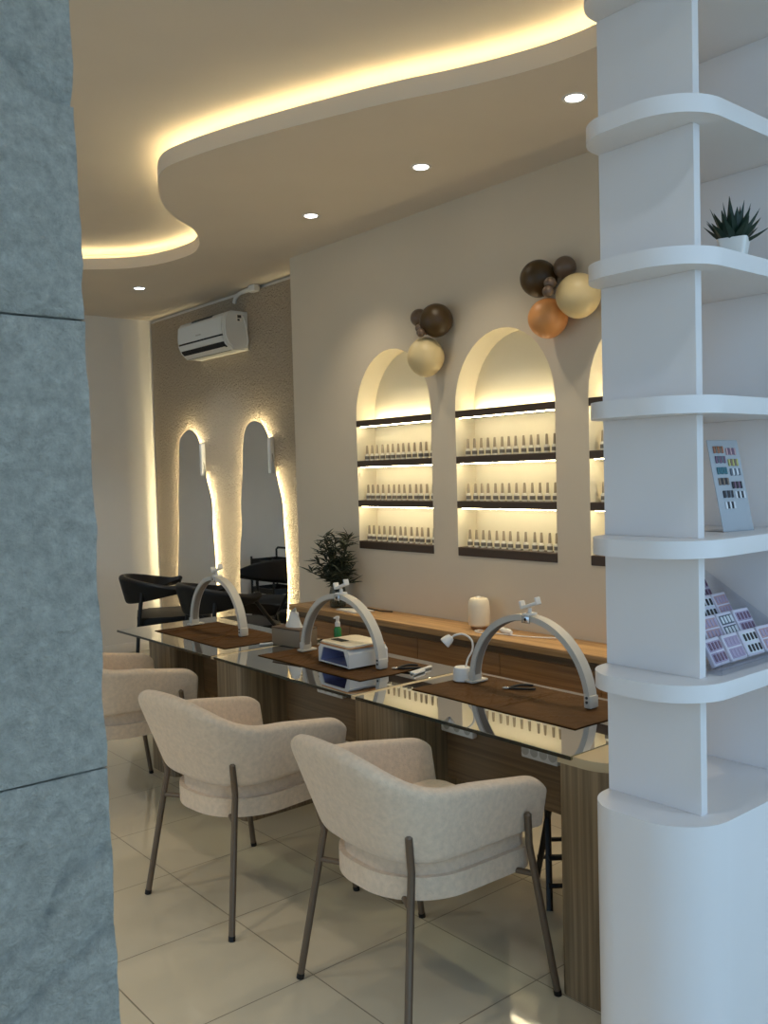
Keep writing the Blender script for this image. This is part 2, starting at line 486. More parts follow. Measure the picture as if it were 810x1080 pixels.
# ------------------------------------------------------------------ downlights
def downlight(x, y, z, label, cool=False, power=20, group='recessed ceiling downlights', vis=True):
    t = thing('ceiling_downlight', label, 'light', (x, y, z), 0, group)
    bm = BM(); lathe(bm, [(.036, -.001), (.042, -.004), (.050, -.004), (.052, -.001), (.052, 0), (.036, 0)], n=28)
    link_mesh('trim_ring', bm, M['white_plastic'], t)
    bm = BM(); lathe(bm, [(0, -.0028), (.036, -.0028), (.036, -.0005), (0, -.0005)], n=28)
    link_mesh('lamp_disc', bm, M['led_cool'] if cool else M['led_disc'], t)
    L = bpy.data.lights.new('downlight_beam', 'SPOT'); L.energy = power; L.spot_size = math.radians(96 if z < ZU else 110); L.spot_blend = 1
    L.shadow_soft_size = .035; L.color = (.85, .94, 1) if cool else (1, .87, .66)
    lo_ = bpy.data.objects.new('downlight_beam', L); col.objects.link(lo_); lo_.location = (0, 0, -.02); lo_.parent = t
DL = []
downlight(2.995, 2.338, ZC, 'round downlight in the dropped ceiling, nearest the white shelving', power=33)
downlight(2.95, 1.37, ZC, 'round downlight in the dropped ceiling behind the white shelving', power=45)
downlight(3.041, 3.309, ZC, 'round downlight in the dropped ceiling above the middle arched niche', power=33)
downlight(3.079, 4.293, ZC, 'round downlight in the dropped ceiling above the left arched niche', power=33)
downlight(3.117, 6.655, ZC, 'cool white downlight in front of the textured mirror wall', True, power=62)
downlight(1.14, .85, ZU, 'cool white entrance downlight above the shelving', True, power=12)
for y, w in ((2.3, 'the nearest tub chair'), (3.7, 'the middle tub chair'), (5.1, 'the farthest tub chair')):
    downlight(-.6, y, ZU, f'added out-of-view fill downlight over the aisle across from {w}', power=92, group='added aisle fill lights')  # unseen lamps added above the aisle to fill the room with light

# ------------------------------------------------------------------ arched niches: shelves, strips and bottles
SH = [(1.893, 1.932), (1.640, 1.679), (1.391, 1.431), (1.126, 1.174)]
TIER = ['top', 'second', 'third', 'bottom']
def bottle_proto():
    t = thing('polish_bottle', 'x', 'nail polish', (0, 0, -5))
    bm = BM(); lathe(bm, [(0, 0), (.0128, 0), (.0142, .002), (.0142, .034), (.0125, .039), (.0065, .042), (.0065, .046), (0, .046)], n=16)
    link_mesh('bottle_body', bm, M['bottle_body'], t)
    bm = BM(); lathe(bm, [(.0144, .010), (.0146, .010), (.0146, .029), (.0144, .029)], n=16)
    link_mesh('bottle_label', bm, M['bottle_label'], t)
    bm = BM(); lathe(bm, [(0, .044), (.0085, .044), (.0085, .050), (.0075, .075), (.0062, .094), (.0045, .097), (0, .097)], n=14)
    link_mesh('bottle_cap', bm, M['bottle_cap'], t)
    return t
proto = bottle_proto(); first = True
ORD = ['first', 'second', 'third', 'fourth', 'fifth', 'sixth', 'seventh', 'eighth', 'ninth', 'tenth', 'eleventh', 'twelfth', 'last']
ROW = {1: 'upper', 2: 'middle', 3: 'lower'}
for nn, y0, y1 in NICHES:
    for k, (z0, z1) in enumerate(SH):
        t = thing('niche_shelf', f'dark brown {TIER[k]} shelf board inside the {nn} arched wall niche', 'shelf', (XA, (y0+y1)/2, z0), 0, 'dark boards in the arched niches')
        w = (y1-y0)/2-.001
        bm = BM(); box(bm, -.004, ND-(.0015 if k == 0 else .045), -w, w, 0, z1-z0, .002, 1)
        link_mesh('shelf_board', bm, M['shelf_brown'], t)
        if k < 3:
            bm = BM(); box(bm, .012, .020, -w+.02, w-.02, -.004, .002)
            link_mesh('light_strip', bm, M['led_niche'], t)
        if k == 0:
            bm = BM(); box(bm, ND-.042, ND-.032, -w+.02, w-.02, z1-z0-.001, z1-z0+.007)
            link_mesh('light_strip', bm, M['led_top'], t)
    for k in (1, 2, 3):
        n = 13
        for i in range(n):
            f = (i+.5)/n
            if k == 3 and nn == 'middle' and i >= 9: f += .018 - (i-9)*.004
            yy = y1-.02 - (y1-y0-.04)*f + random.uniform(-.004, .004)
            lab = f'nail polish bottle, {ORD[i]} from the left on the {ROW[k]} row, {nn} arched niche'
            args = ((XA+.045, yy, SH[k][1]), random.uniform(0, 6), lab, f'polish bottles in the {nn} niche')
            if first:
                proto.location = args[0]; proto['label'] = lab; proto['group'] = args[3]; first = False
            else: dup(proto, *args)

# ------------------------------------------------------------------ balloons
def balloon(c, r, sz, m, label, group):
    bm = BM()
    n = 24; prof = []
    for k in range(n+1):
        a = PI*k/n; rr = r*math.sin(a); z = -r*sz*math.cos(a)
        if z < 0: rr *= 1-.10*(z/(r*sz))**2
        prof.append((rr, z))
    prof[0] = (0, prof[0][1]); prof[-1] = (0, prof[-1][1])
    lathe(bm, prof, n=32)
    t = thing('balloon', label, 'balloon', c, 0, group)
    a = link_mesh('envelope', bm, m, t)
    bm = BM(); lathe(bm, [(0, 0), (.006, 0), (.004, .006), (.009, .016), (0, .016)], n=10)
    b = link_mesh('knot', bm, m, t, loc=(0, 0, 0))
    # knots point at the middle of the cluster / the wall
    rot = Matrix.Rotation(PI/2, 4, 'Y')
    b.matrix_local = Matrix.Translation((r*.97, 0, 0)) @ rot
    return t
from mathutils import Quaternion
CAM = Vector((0, 0, 1.59511))
def onray(y, z, x0, x):      # keep a wall-plane measurement on its sight line at another depth
    p = Vector((x0, y, z)); d = (p-CAM)/x0
    return CAM + d*x
g1, g2 = 'balloon cluster between the left and middle niches', 'balloon cluster between the middle and right niches'
for (y, z, px, xx, sz, m, lab, g) in [
    (3.662, 2.428, 17.5, 3.44, 1.0, 'balloon_brown', 'large dark brown balloon above the cream one, left cluster', g1),
    (3.754, 2.237, 19.5, 3.43, 1.06, 'balloon_cream', 'cream balloon at the bottom of the left cluster beside the left niche', g1),
    (3.800, 2.462, 9.5, 3.45, 1.0, 'balloon_cocoa', 'small cocoa balloon half hidden behind the dark one, left cluster', g1),
    (3.800, 2.405, 4.6, 3.40, 1.0, 'balloon_cocoa', 'tiny upper cocoa balloon at the left of the left cluster', g1),
    (3.790, 2.378, 4.6, 3.38, 1.0, 'balloon_cocoa', 'tiny lower cocoa balloon just above the cream one, left cluster', g1),
    (2.929, 2.523, 19.5, 3.44, 1.0, 'balloon_brown', 'large dark brown balloon at the upper left of the right cluster', g2),
    (2.768, 2.546, 12.0, 3.42, 1.0, 'balloon_cocoa', 'medium cocoa balloon on top of the right cluster', g2),
    (2.859, 2.490, 6.3, 3.33, 1.0, 'balloon_cocoa', 'tiny upper cocoa balloon in the middle of the right cluster', g2),
    (2.872, 2.452, 6.0, 3.31, 1.0, 'balloon_cocoa', 'tiny lower cocoa balloon in the middle of the right cluster', g2),
    (2.691, 2.401, 23.5, 3.38, 1.0, 'balloon_cream', 'big cream balloon beside the white shelving, right cluster', g2),
    (2.875, 2.323, 21.0, 3.41, 1.0, 'balloon_orange', 'tan orange balloon at the bottom of the right cluster', g2)]:
    p = onray(y, z, 3.45, xx)
    d = p.x*.638+p.y*.769
    if px > 8: p = onray(y, z, 3.45, XA-px*d/955.8*.99)
    d = p.x*.638+p.y*.769
    balloon(p, px*d/955.8, sz, M[m], lab, g)

# ------------------------------------------------------------------ mirrors
MR1 = [(7.224, 2.025), (7.359, 1.977), (7.414, 1.895), (7.434, 1.641), (7.464, 1.414), (7.469, 1.186), (7.502, .927), (7.525, .638), (7.48, .36), (7.30, .22), (7.05, .24), (6.87, .42),
       (6.826, .692), (6.831, .934), (6.855, 1.202), (6.853, 1.39), (6.918, 1.551), (6.973, 1.714), (7.043, 1.907), (7.111, 1.986)]
MR2 = [(6.142, 2.036), (6.254, 1.998), (6.308, 1.9), (6.329, 1.724), (6.357, 1.521), (6.382, 1.368), (6.377, 1.214), (6.417, .982), (6.431, .696), (6.39, .38), (6.22, .22), (5.97, .22), (5.81, .34),
       (5.765, .507), (5.737, .752), (5.745, .991), (5.766, 1.23), (5.774, 1.398), (5.834, 1.566), (5.878, 1.711), (5.931, 1.882), (6.019, 1.997)]
def wall_mirror(out, label):
    sp = spline([(0, y, z) for y, z in out], 5, True)
    cy = sum(v.y for v in sp)/len(sp); cz = .2
    t = thing('wall_mirror', label, 'mirror', (XT-.025, cy, cz), 0, 'wavy backlit mirrors')
    pts = [(v.y-cy, v.z-cz) for v in sp]
    def plate(x0, x1, P):
        bm = BM()
        a = [bm.verts.new((x0, y, z)) for y, z in P]; b = [bm.verts.new((x1, y, z)) for y, z in P]
        bm.faces.new(a); bm.faces.new(b)
        for i in range(len(P)):
            j = (i+1) % len(P); bm.faces.new((a[i], a[j], b[j], b[i]))
        return bm
    link_mesh('mirror_glass', plate(0, .005, pts), M['mirror'], t)
    def inset(P, d):
        n = len(P); o = []
        A = sum(P[i][0]*P[(i+1) % n][1]-P[(i+1) % n][0]*P[i][1] for i in range(n))
        s = 1 if A > 0 else -1
        for i in range(n):
            a = Vector(P[i-1]); b = Vector(P[(i+1) % n]); tt = (b-a).normalized()
            o.append((P[i][0]-tt.y*s*d, P[i][1]+tt.x*s*d))
        return o
    link_mesh('back_frame', plate(.0055, .024, inset(pts, .06)), M['white_plastic'], t)
    bm = BM(); tube(bm, [(.0095, y, z) for y, z in inset(pts, .045)], .003, 6, True)
    link_mesh('light_strip', bm, M['led_mirror'], t)
wall_mirror(MR1, 'tall wavy backlit mirror on the textured wall, left one in the far corner')
wall_mirror(MR2, 'tall wavy backlit mirror on the textured wall, right one reflecting a black trolley')
for y, lab in ((7.00, 'slim white power box peeking out behind the left wavy mirror'), (5.915, 'slim white power box peeking out behind the right wavy mirror')):
    bm = BM(); box(bm, XT-.040, XT, y-.020, y+.020, 1.62, 1.90, .006)
    tag(link_mesh('power_box', bm, M['white_plastic']), lab, 'power box', 'power boxes by the mirrors')

# ------------------------------------------------------------------ air conditioner
def air_con():
    y0, y1, zc = 6.215, 7.00, 2.60
    t = thing('air_conditioner', 'white split air conditioner high on the textured wall', 'air conditioner', (XT, (y0+y1)/2, zc))
    h = (y1-y0)/2
    prof = [(0, 0), (-.14, 0), (-.19, .045), (-.215, .10), (-.222, .16), (-.215, .25), (-.19, .285), (-.15, .30), (0, .30)]
    bm = BM()
    a = [bm.verts.new((x, -h, z)) for x, z in prof]; b = [bm.verts.new((x, h, z)) for x, z in prof]
    n = len(prof)
    bm.faces.new(a); bm.faces.new(b)
    for i in range(n):
        bm.faces.new((a[i], a[(i+1) % n], b[(i+1) % n], b[i]))
    bmesh.ops.bevel(bm, geom=[e for e in bm.edges if abs(e.verts[0].co.y) > h-.001 and abs(e.verts[0].co.y-e.verts[1].co.y) < .001], offset=.012, segments=3, affect='EDGES')
    link_mesh('housing', bm, M['ac_white'], t, 35)
    bm = BM()
    q = [(-.2235, .118), (-.2295, .16), (-.2225, .252)]
    def strip(bm, q, ya, yb, th=.006):
        va = [bm.verts.new((x, ya, z)) for x, z in q]; vb = [bm.verts.new((x, yb, z)) for x, z in q]
        vc = [bm.verts.new((x+th, ya, z)) for x, z in q]; vd = [bm.verts.new((x+th, yb, z)) for x, z in q]
        for i in range(len(q)-1):
            bm.faces.new((va[i], va[i+1], vb[i+1], vb[i])); bm.faces.new((vc[i], vd[i], vd[i+1], vc[i+1]))
            bm.faces.new((va[i], vc[i], vc[i+1], va[i+1])); bm.faces.new((vb[i], vb[i+1], vd[i+1], vd[i]))
        bm.faces.new((va[0], vb[0], vd[0], vc[0])); bm.faces.new((va[-1], vc[-1], vd[-1], vb[-1]))
    strip(bm, q, -h+.03, h-.03); link_mesh('front_panel', bm, M['ac_white'], t, 35)
    bm = BM(); strip(bm, [(-.135, -.0015), (-.192, .044), (-.200, .062)], -h+.05, h-.03, .002)
    o = link_mesh('air_outlet', bm, M['slot'], t); o['label'] = 'black air outlet slot'
    bm = BM(); strip(bm, [(-.206, .066), (-.2225, .104)], -h+.04, h-.025, .004)
    link_mesh('flap', bm, M['ac_white'], t)
    bm = BM(); strip(bm, [(-.217, .104), (-.2205, .1175)], -h+.03, h-.025, .001); link_mesh('seam', bm, M['slot'], t)
    bm = BM(); strip(bm, [(-.165, .008), (-.185, .024)], -h+.06, h-.05, .003)
    link_mesh('louver', bm, M['ac_white'], t)
    bm = BM(); strip(bm, [(-.203, .272), (-.1905, .2875), (-.158, .3015)], -h+.22, h-.22, .002); o = link_mesh('intake_shadow', bm, M['dark'], t); o['label'] = 'dark intake strip on top, enlarged as painted shadow'  # dark strip at the intake, painting in a shadow and blue reflection
    bm = BM(); box(bm, -.2305, -.229, -.03, .05, .150, .160); link_mesh('badge', bm, M['grey_plastic'], t)
    bm = BM(); box(bm, -.110, -.055, -h-.0015, -h+.001, .215, .275); link_mesh('rating_sticker', bm, M['paper'], t)
    bm = BM(); box(bm, -.100, -.066, -h-.0022, -h-.0010, .245, .268); box(bm, -.100, -.080, -h-.0022, -h-.0010, .222, .238); link_mesh('sticker_print', bm, M['dark'], t)
air_con()
bm = BM()
tube(bm, spline([(XT-.012, 6.40, 3.00), (XT-.02, 6.36, 3.035), (XT-.025, 6.28, 3.055), (XT-.028, 6.17, 3.06), (XT-.028, 6.08, 3.06)], 6), .016, 10)
box(bm, XT-.055, XT, 6.03, 6.12, 3.03, 3.083, .008)
tag(link_mesh('coolant_pipe', bm, M['white_plastic']), 'short white wrapped pipe under the ceiling above the air conditioner', 'pipe')
bm = BM(); tube(bm, spline([(XT-.05, 6.212, 2.86), (XT-.045, 6.195, 2.82), (XT-.03, 6.19, 2.72), (XT-.025, 6.19, 2.66), (XT-.03, 6.205, 2.625)], 6), .006, 8)
tag(link_mesh('power_cable', bm, M['white_plastic']), 'white cable looping down the right end of the air conditioner', 'cable')

# ------------------------------------------------------------------ oak bench along the arch wall
def bench():
    x0, x1, y0, y1, zt = 3.29, XA-.002, 1.85, 4.95, .757
    t = thing('storage_bench', 'long narrow oak storage counter against the wall under the arched niches', 'cabinet', ((x0+x1)/2, (y0+y1)/2, 0))
    ox, oy = t.location.x, t.location.y
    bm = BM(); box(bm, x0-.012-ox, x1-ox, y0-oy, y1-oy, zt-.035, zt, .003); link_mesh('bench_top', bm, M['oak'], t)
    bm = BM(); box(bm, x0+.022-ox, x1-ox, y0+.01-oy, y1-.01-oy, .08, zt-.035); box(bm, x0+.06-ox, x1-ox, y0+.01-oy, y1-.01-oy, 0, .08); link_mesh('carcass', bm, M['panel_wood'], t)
    n = 5; w = (y1-y0-.03)/n
    for k in range(n):
        a = y0+.015+k*w
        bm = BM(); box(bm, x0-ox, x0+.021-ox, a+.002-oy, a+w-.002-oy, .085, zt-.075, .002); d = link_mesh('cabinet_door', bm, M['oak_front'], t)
bench()

# ------------------------------------------------------------------ manicure desk
GX0, GX1, ZT = 2.105, 2.735, .743
def desk():
    t = thing('manicure_desk', 'long glass topped manicure desk on wooden slab legs', 'desk', (2.415, 3.3, 0))
    ox, oy = 2.415, 3.3
    secs = [(1.700, 2.737), (2.765, 3.837), (3.865, 4.955)]
    for a, b in secs:
        bm = BM(); box(bm, GX0-ox, GX1-ox, a-oy, b-oy, ZT-.012, ZT, .0015, 1)
        g = link_mesh('glass_top', bm, M['glass'], t)
        bm = BM()
        box(bm, GX0-.0012-ox, GX0-.0002-ox, a-oy, b-oy, ZT-.012, ZT-.001)
        e = link_mesh('glass_edge', bm, M['glass_edge'], g); e['label'] = 'dark green polished front edge'
    legs = [(1.53, 1.755, (.13, .13, .02, .02)), (2.50, 2.785, .05), (3.60, 3.865, .05), (4.42, 4.70, .05)]
    for k, (a, b, r) in enumerate(legs):
        bm = BM()
        if k == 0:
            prism(bm, rrect(GX0+.005-ox, GX1-ox, a-oy, b-oy, r), 0, ZT-.030, 0)
        else:
            prism(bm, rrect(GX0+(.055 if k == 3 else .01)-ox, GX1-.02-ox, a-oy, b-oy, r), 0, ZT-.0135, 0)
        l = link_mesh('leg', bm, M['leg_wood'], t)
        if k == 0:
            bm = BM(); prism(bm, rrect(GX0+.005-ox, GX1-ox, a-oy, 1.697-oy, (.13, .13, 0, 0)), ZT-.030, ZT-.001, .001)
            link_mesh('leg_cap', bm, M['legtop'], l)
            bm = BM(); box(bm, GX0+.005-ox, GX1-ox, 1.697-oy, 1.755-oy, ZT-.030, ZT-.0125); link_mesh('glass_rest', bm, M['legtop'], l)
    for a, b in ((2.737, 2.765), (3.837, 3.865)):
        bm = BM(); box(bm, GX0-ox, GX1-ox, a+.001-oy, b-.001-oy, ZT-.0135, ZT-.001)
        link_mesh('joint_strip', bm, M['legtop'], t)
    for a, b in ((1.755, 2.50), (2.785, 3.60), (3.865, 4.42)):
        bm = BM(); box(bm, 2.36-ox, 2.38-ox, a-oy, b-oy, .43, ZT-.0135); link_mesh('modesty_panel', bm, M['panel_wood'], t)
desk()
# power strips fixed under the desk
def power_strip(x, y, z, L, label):
    t = thing('power_strip', label, 'power strip', (x, y, z), 0, 'power strips under the desk')
    bm = BM(); box(bm, -.014, .014, -L/2, L/2, -.028, .028, .006); link_mesh('strip_body', bm, M['white_plastic'], t)
    for k in range(4):
        yy = -L/2+L*(k+.5)/4
        bm = BM(); lathe(bm, [(0, 0), (.017, 0), (.017, .0015), (0, .0015)], n=16, mtx=Matrix.Translation((-.0135, yy, 0)) @ Matrix.Rotation(-PI/2, 4, 'Y'))
        link_mesh('socket', bm, M['grey_plastic'], t)
power_strip(2.345, 2.445, .640, .22, 'white power strip under the nearest glass section of the desk')
power_strip(2.345, 2.02, .630, .16, 'small white socket strip under the desk by the near wooden leg')
power_strip(2.345, 3.22, .650, .19, 'white power strip under the middle glass section of the desk')

# ------------------------------------------------------------------ brown work mats
def work_mat(x0, x1, y0, y1, seed, label):
    nx, ny = 30, 220; rnd = random.Random(seed)
    fol = [(rnd.uniform(-1, 1), rnd.uniform(0, 1), rnd.uniform(.003, .006), rnd.uniform(.003, .0055)) for _ in range(14)]
    bm = BM(); g = []
    for j in range(ny+1):
        row = []
        for i in range(nx+1):
            u, v = i/nx, j/ny
            h = 0
            for s, c, w, hh in fol:
                d = (v - c - s*(u-.5)*.6)
                h += hh*math.exp(-(d/w)**2)
            e = min(1, 6*min(u, 1-u, v, 1-v))
            row.append(bm.verts.new((x0+(x1-x0)*u + .003*math.sin(v*9+seed), y0+(y1-y0)*v + .004*math.sin(u*7+seed), .0022+h*e)))
        g.append(row)
    for j in range(ny):
        for i in range(nx): bm.faces.new((g[j][i], g[j][i+1], g[j+1][i+1], g[j+1][i]))
    o = link_mesh('work_mat', bm, M['mat_brown'], None, 60)
    cx, cy = (x0+x1)/2, (y0+y1)/2
    for v in o.data.vertices: v.co.x -= cx; v.co.y -= cy
    o.location = (cx, cy, ZT+.0008)
    s = o.modifiers.new('thickness', 'SOLIDIFY'); s.thickness = .002; s.offset = -1
    tag(o, label, 'mat', 'brown work mats')
work_mat(2.33, 2.70, 1.86, 2.66, 1, 'creased brown work mat on the nearest glass section, under the cuticle nippers')
work_mat(2.27, 2.67, 2.92, 3.70, 2, 'creased brown work mat under the white nail lamp, middle of the desk')
work_mat(2.24, 2.64, 3.97, 4.75, 3, 'brown work mat at the far end of the desk')

# ------------------------------------------------------------------ arched table lamps
def arch_lamp(x, ya, yb, label, rz=0):
    """ya far foot (clamp), yb near foot (switch end)"""
    cy = (ya+yb)/2; r = (ya-yb)/2
    t = thing('arch_lamp', label, 'lamp', (x, cy, ZT+.0065), rz, 'white arched manicure lamps')
    H = .285
    def arc(rr, hh, n=40): return [(rr*math.cos(PI*k/n), hh*math.sin(PI*k/n)) for k in range(n+1)]
    def band(ro, ho, ri, hi, x0, x1):
        bm = BM(); A = arc(ro, ho); B = arc(ri, hi); n = len(A)
        P = [[bm.verts.new((xx, y, z+.006)) for y, z in C] for C in (A, B) for xx in (x0, x1)]
        for i in range(n-1):
            for a, b in ((0, 1), (1, 3), (3, 2), (2, 0)):
                bm.faces.new((P[a][i], P[a][i+1], P[b][i+1], P[b][i]))
        for i in (0, n-1): bm.faces.new((P[0][i], P[1][i], P[3][i], P[2][i]))
        return bm
    bm = band(r+.012, H+.012, r-.010, H-.010, -.022, .022)
    link_mesh('arch_frame', bm, M['lamp_white'], t, 40)
    bm = band(r-.0095, H-.0095, r-.0125, H-.0125, -.015, .015)
    link_mesh('light_diffuser', bm, M['diff'], t, 40)
    bm = BM(); box(bm, -.035, .055, r-.020, r+.026, 0, .010, .004); box(bm, -.026, .026, r-.014, r+.016, .008, .045, .005)
    link_mesh('clamp_foot', bm, M['lamp_white'], t)
    bm = BM(); box(bm, -.024, .024, -r-.016, -r+.014, 0, .045, .005); f = link_mesh('switch_foot', bm, M['lamp_white'], t)
    for zz in (.022, .038):
        bm = BM(); lathe(bm, [(0, 0), (.005, 0), (.005, .003), (0, .003)], n=12, mtx=Matrix.Translation((-.024, -r-.001, zz)) @ Matrix.Rotation(-PI/2, 4, 'Y'))
        link_mesh('switch_button', bm, M['dark'], f)
    # phone clip on top
    z = H+.018
    p = bpy.data.objects.new('phone_clip', None); col.objects.link(p); p.parent = t; p.location = (0, -.01, z); p.empty_display_size = .02
    bm = BM(); box(bm, -.026, .026, -.014, .014, -.003, .006, .002); lathe(bm, [(0, .005), (.008, .005), (.007, .024), (0, .024)], n=12); link_mesh('clip_base', bm, M['white_plastic'], p)
    bm = BM()
    mt = Matrix.Translation((0, 0, .034)) @ Matrix.Rotation(math.radians(-18), 4, 'X')
    box(bm, -.012, .012, -.042, .042, -.006, .006, .003, mtx=mt); box(bm, -.014, .014, -.048, -.040, -.006, .022, .003, mtx=mt); box(bm, -.014, .014, .030, .040, -.006, .026, .003, mtx=mt)
    link_mesh('clip_jaw', bm, M['white_plastic'], p)
    bm = BM(); lathe(bm, [(0, -.006), (.006, -.006), (.006, .012), (0, .012)], n=12, mtx=Matrix.Translation((-.022, 0, -.016)) @ Matrix.Rotation(PI/2, 4, 'Y'))
    box(bm, -.028, -.022, -.02, .02, -.03, -.004, .002); link_mesh('clip_screw', bm, M['chrome'], p)
arch_lamp(2.575, 2.555, 1.985, 'white arched desk lamp on the nearest section of the desk')
arch_lamp(2.475, 3.60, 3.025, 'white arched desk lamp standing over the nail dryer, middle of three')
arch_lamp(2.48, 4.735, 4.19, 'white arched desk lamp at the far end of the desk')

# ------------------------------------------------------------------ nail dryer
def nail_dryer():
    t = thing('nail_dryer', 'white nail drying lamp with gold rimmed cream lid on the middle mat', 'nail dryer', (2.465, 3.215, ZT+.008), math.radians(-3))
    bx, by, h = .105, .122, .085
    bm = BM()
    sec = [(-by, .004), (-by, h-.02), (-by+.02, h), (by-.02, h), (by, h-.02), (by, .004), (.108, .004), (.108, .014), (.082, .074), (-.082, .074), (-.108, .014), (-.108, .004)]
    A = [bm.verts.new((-bx, y, z)) for y, z in sec]; B = [bm.verts.new((bx, y, z)) for y, z in sec]
    n = len(sec); bm.faces.new(A)
    for i in range(n):
        fc = bm.faces.new((A[i], A[(i+1) % n], B[(i+1) % n], B[i]))
    bm.faces.new(B)
    box(bm, -bx+.002, bx, -by+.004, by-.004, .0045, .010)
    box(bm, .06, bx-.001, -.10, .10, .009, h-.004)
    link_mesh('housing', bm, M['white_plastic'], t)
    bm = BM()
    sec2 = [(-.106, .0105), (-.106, .0150), (-.081, .073), (.081, .073), (.106, .0150), (.106, .0105)]
    A = [bm.verts.new((-bx+.004, y, z)) for y, z in sec2]; B = [bm.verts.new((.058, y, z)) for y, z in sec2]
    for i in range(6): bm.faces.new((A[i], A[(i+1) % 6], B[(i+1) % 6], B[i]))
    bm.faces.new(B)
    o = link_mesh('hand_opening', bm, mat('violet grey inside', srgb(150, 156, 196), .25), t, 0); o['label'] = 'violet grey hand opening'
    for k in range(5):
        bm = BM(); box(bm, .052, .0575, -.060+k*.028, -.050+k*.028, .022, .058, .002); link_mesh('light_tube', bm, M['lamp_white'], o)
    bm = BM(); prism(bm, rrect(-bx-.001, bx+.001, -by-.001, by+.001, .031), h, h+.007, .002); link_mesh('gold_rim', bm, M['gold'], t)
    bm = BM(); prism(bm, rrect(-bx+.004, bx-.004, -by+.004, by-.004, .027), h+.006, h+.014, .003); l = link_mesh('lid', bm, M['cream'], t)
    bm = BM(); box(bm, -.055, -.015, .005, .095, h+.0138, h+.0155, .001); link_mesh('display', bm, M['slot'], l)
    for sx in (-1, 1):
        for sy in (-1, 1):
            bm = BM(); lathe(bm, [(0, 0), (.008, 0), (.008, .005), (0, .005)], (sx*.08, sy*.095, 0), 10); link_mesh('foot', bm, M['dark'], t)
nail_dryer()

# tissue box
def tissue_box():
    t = thing('tissue_box', 'taupe leather tissue box with a white tissue pulled up', 'tissue box', (2.545, 3.80, ZT+.001), math.radians(8))
    bm = BM(); box(bm, -.06, .06, -.105, .105, 0, .085, .004); link_mesh('box_body', bm, M['box_leather'], t)
    bm = BM(); box(bm, -.0615, .0615, -.1065, .1065, .085, .092, .003); link_mesh('box_lid', bm, mat('brown leather lid', srgb(92, 70, 50), .5), t)
    bm = BM(); n = 20; g = []
    for j in range(6):
        f = j/5; row = []
        for k in range(n):
            a = 2*PI*k/n
            rx = .026*(1-f)+.006; ry = .058*(1-.70*f)+.004*f*math.sin(3*a)
            row.append(bm.verts.new((rx*math.cos(a)+.012*f*math.sin(a*2), ry*math.sin(a)-.012*f, .091+.082*f+.010*f*math.sin(a+.5)+.004*f*math.sin(2*a))))
        g.append(row)
    for j in range(5):
        for k in range(n): bm.faces.new((g[j][k], g[j][(k+1) % n], g[j+1][(k+1) % n], g[j+1][k]))
    link_mesh('tissue', bm, M['paper'], t, 25)
tissue_box()

# spray bottle
def spray_bottle():
    t = thing('spray_bottle', 'small green spray bottle with white pump behind the nail dryer', 'bottle', (2.67, 3.60, ZT+.001))
    bm = BM(); lathe(bm, [(0, 0), (.018, 0), (.0195, .003), (.0195, .085), (.016, .094), (.009, .099), (.009, .104), (0, .104)], n=20); link_mesh('bottle_body', bm, M['green'], t)
    bm = BM(); lathe(bm, [(0, .100), (.0135, .100), (.0135, .120), (.009, .124), (.009, .138), (.011, .140), (.011, .150), (0, .152)], n=18)
    box(bm, -.022, -.005, -.004, .004, .140, .148, .001); link_mesh('pump_head', bm, M['white_plastic'], t)
spray_bottle()

# gooseneck mini lamp
def mini_lamp():
    t = thing('mini_desk_lamp', 'white gooseneck mini lamp with round base beside the nearest arched lamp', 'lamp', (2.56, 2.615, ZT+.004), 0)
    bm = BM(); lathe(bm, [(0, 0), (.032, 0), (.038, .004), (.036, .044), (.032, .056), (.028, .058), (.026, .056), (0, .056)], n=28); link_mesh('base', bm, M['white_plastic'], t)
    pts = spline([(.012, -.010, .055), (.020, -.016, .090), (.034, -.028, .125), (.032, -.026, .165), (.006, -.006, .190), (-.022, .016, .186), (-.034, .026, .172)], 6)
    bm = BM(); tube(bm, pts, .0042, 8); link_mesh('gooseneck', bm, M['white_plastic'], t)
    d = Vector((-.62, .45, -.66)).normalized()
    q = Vector((0, 0, -1)).rotation_difference(d).to_matrix().to_4x4()
    mt = Matrix.Translation((-.034, .026, .178)) @ q
    bm = BM(); lathe(bm, [(0, .006), (.014, .004), (.020, -.010), (.024, -.032), (.022, -.036), (0, -.034)], n=20, mtx=mt); link_mesh('lamp_head', bm, M['white_plastic'], t)
mini_lamp()

# cuticle nippers
def nippers(x, y, rz, label):
    t = thing('cuticle_nippers', label, 'nippers', (x, y, ZT+.0075), rz, 'cuticle nippers on the mats')
    for s in (-1, 1):
        bm = BM(); tube(bm, spline([(.0, 0, 0), (-.02, s*.016, .002), (-.055, s*.034, .004), (-.10, s*.030, .002)], 5), [.0052]*15+[.0035], 8); link_mesh('handle', bm, M['black'], t)
        bm = BM(); tube(bm, [(-.004, s*.0015, 0), (.012, s*.006, .001), (.024, s*.001, .002)], [.004, .005, .0015], 8); link_mesh('jaw', bm, M['chrome'], t)
    bm = BM(); lathe(bm, [(0, -.003), (.006, -.003), (.006, .005), (0, .006)], n=12); link_mesh('pivot', bm, M['chrome'], t)
nippers(2.585, 2.385, math.radians(138), 'black handled cuticle nippers lying on the nearest mat under the arch')
nippers(2.52, 2.975, math.radians(150), 'dark cuticle nippers beside the white pens at the near end of the middle mat')
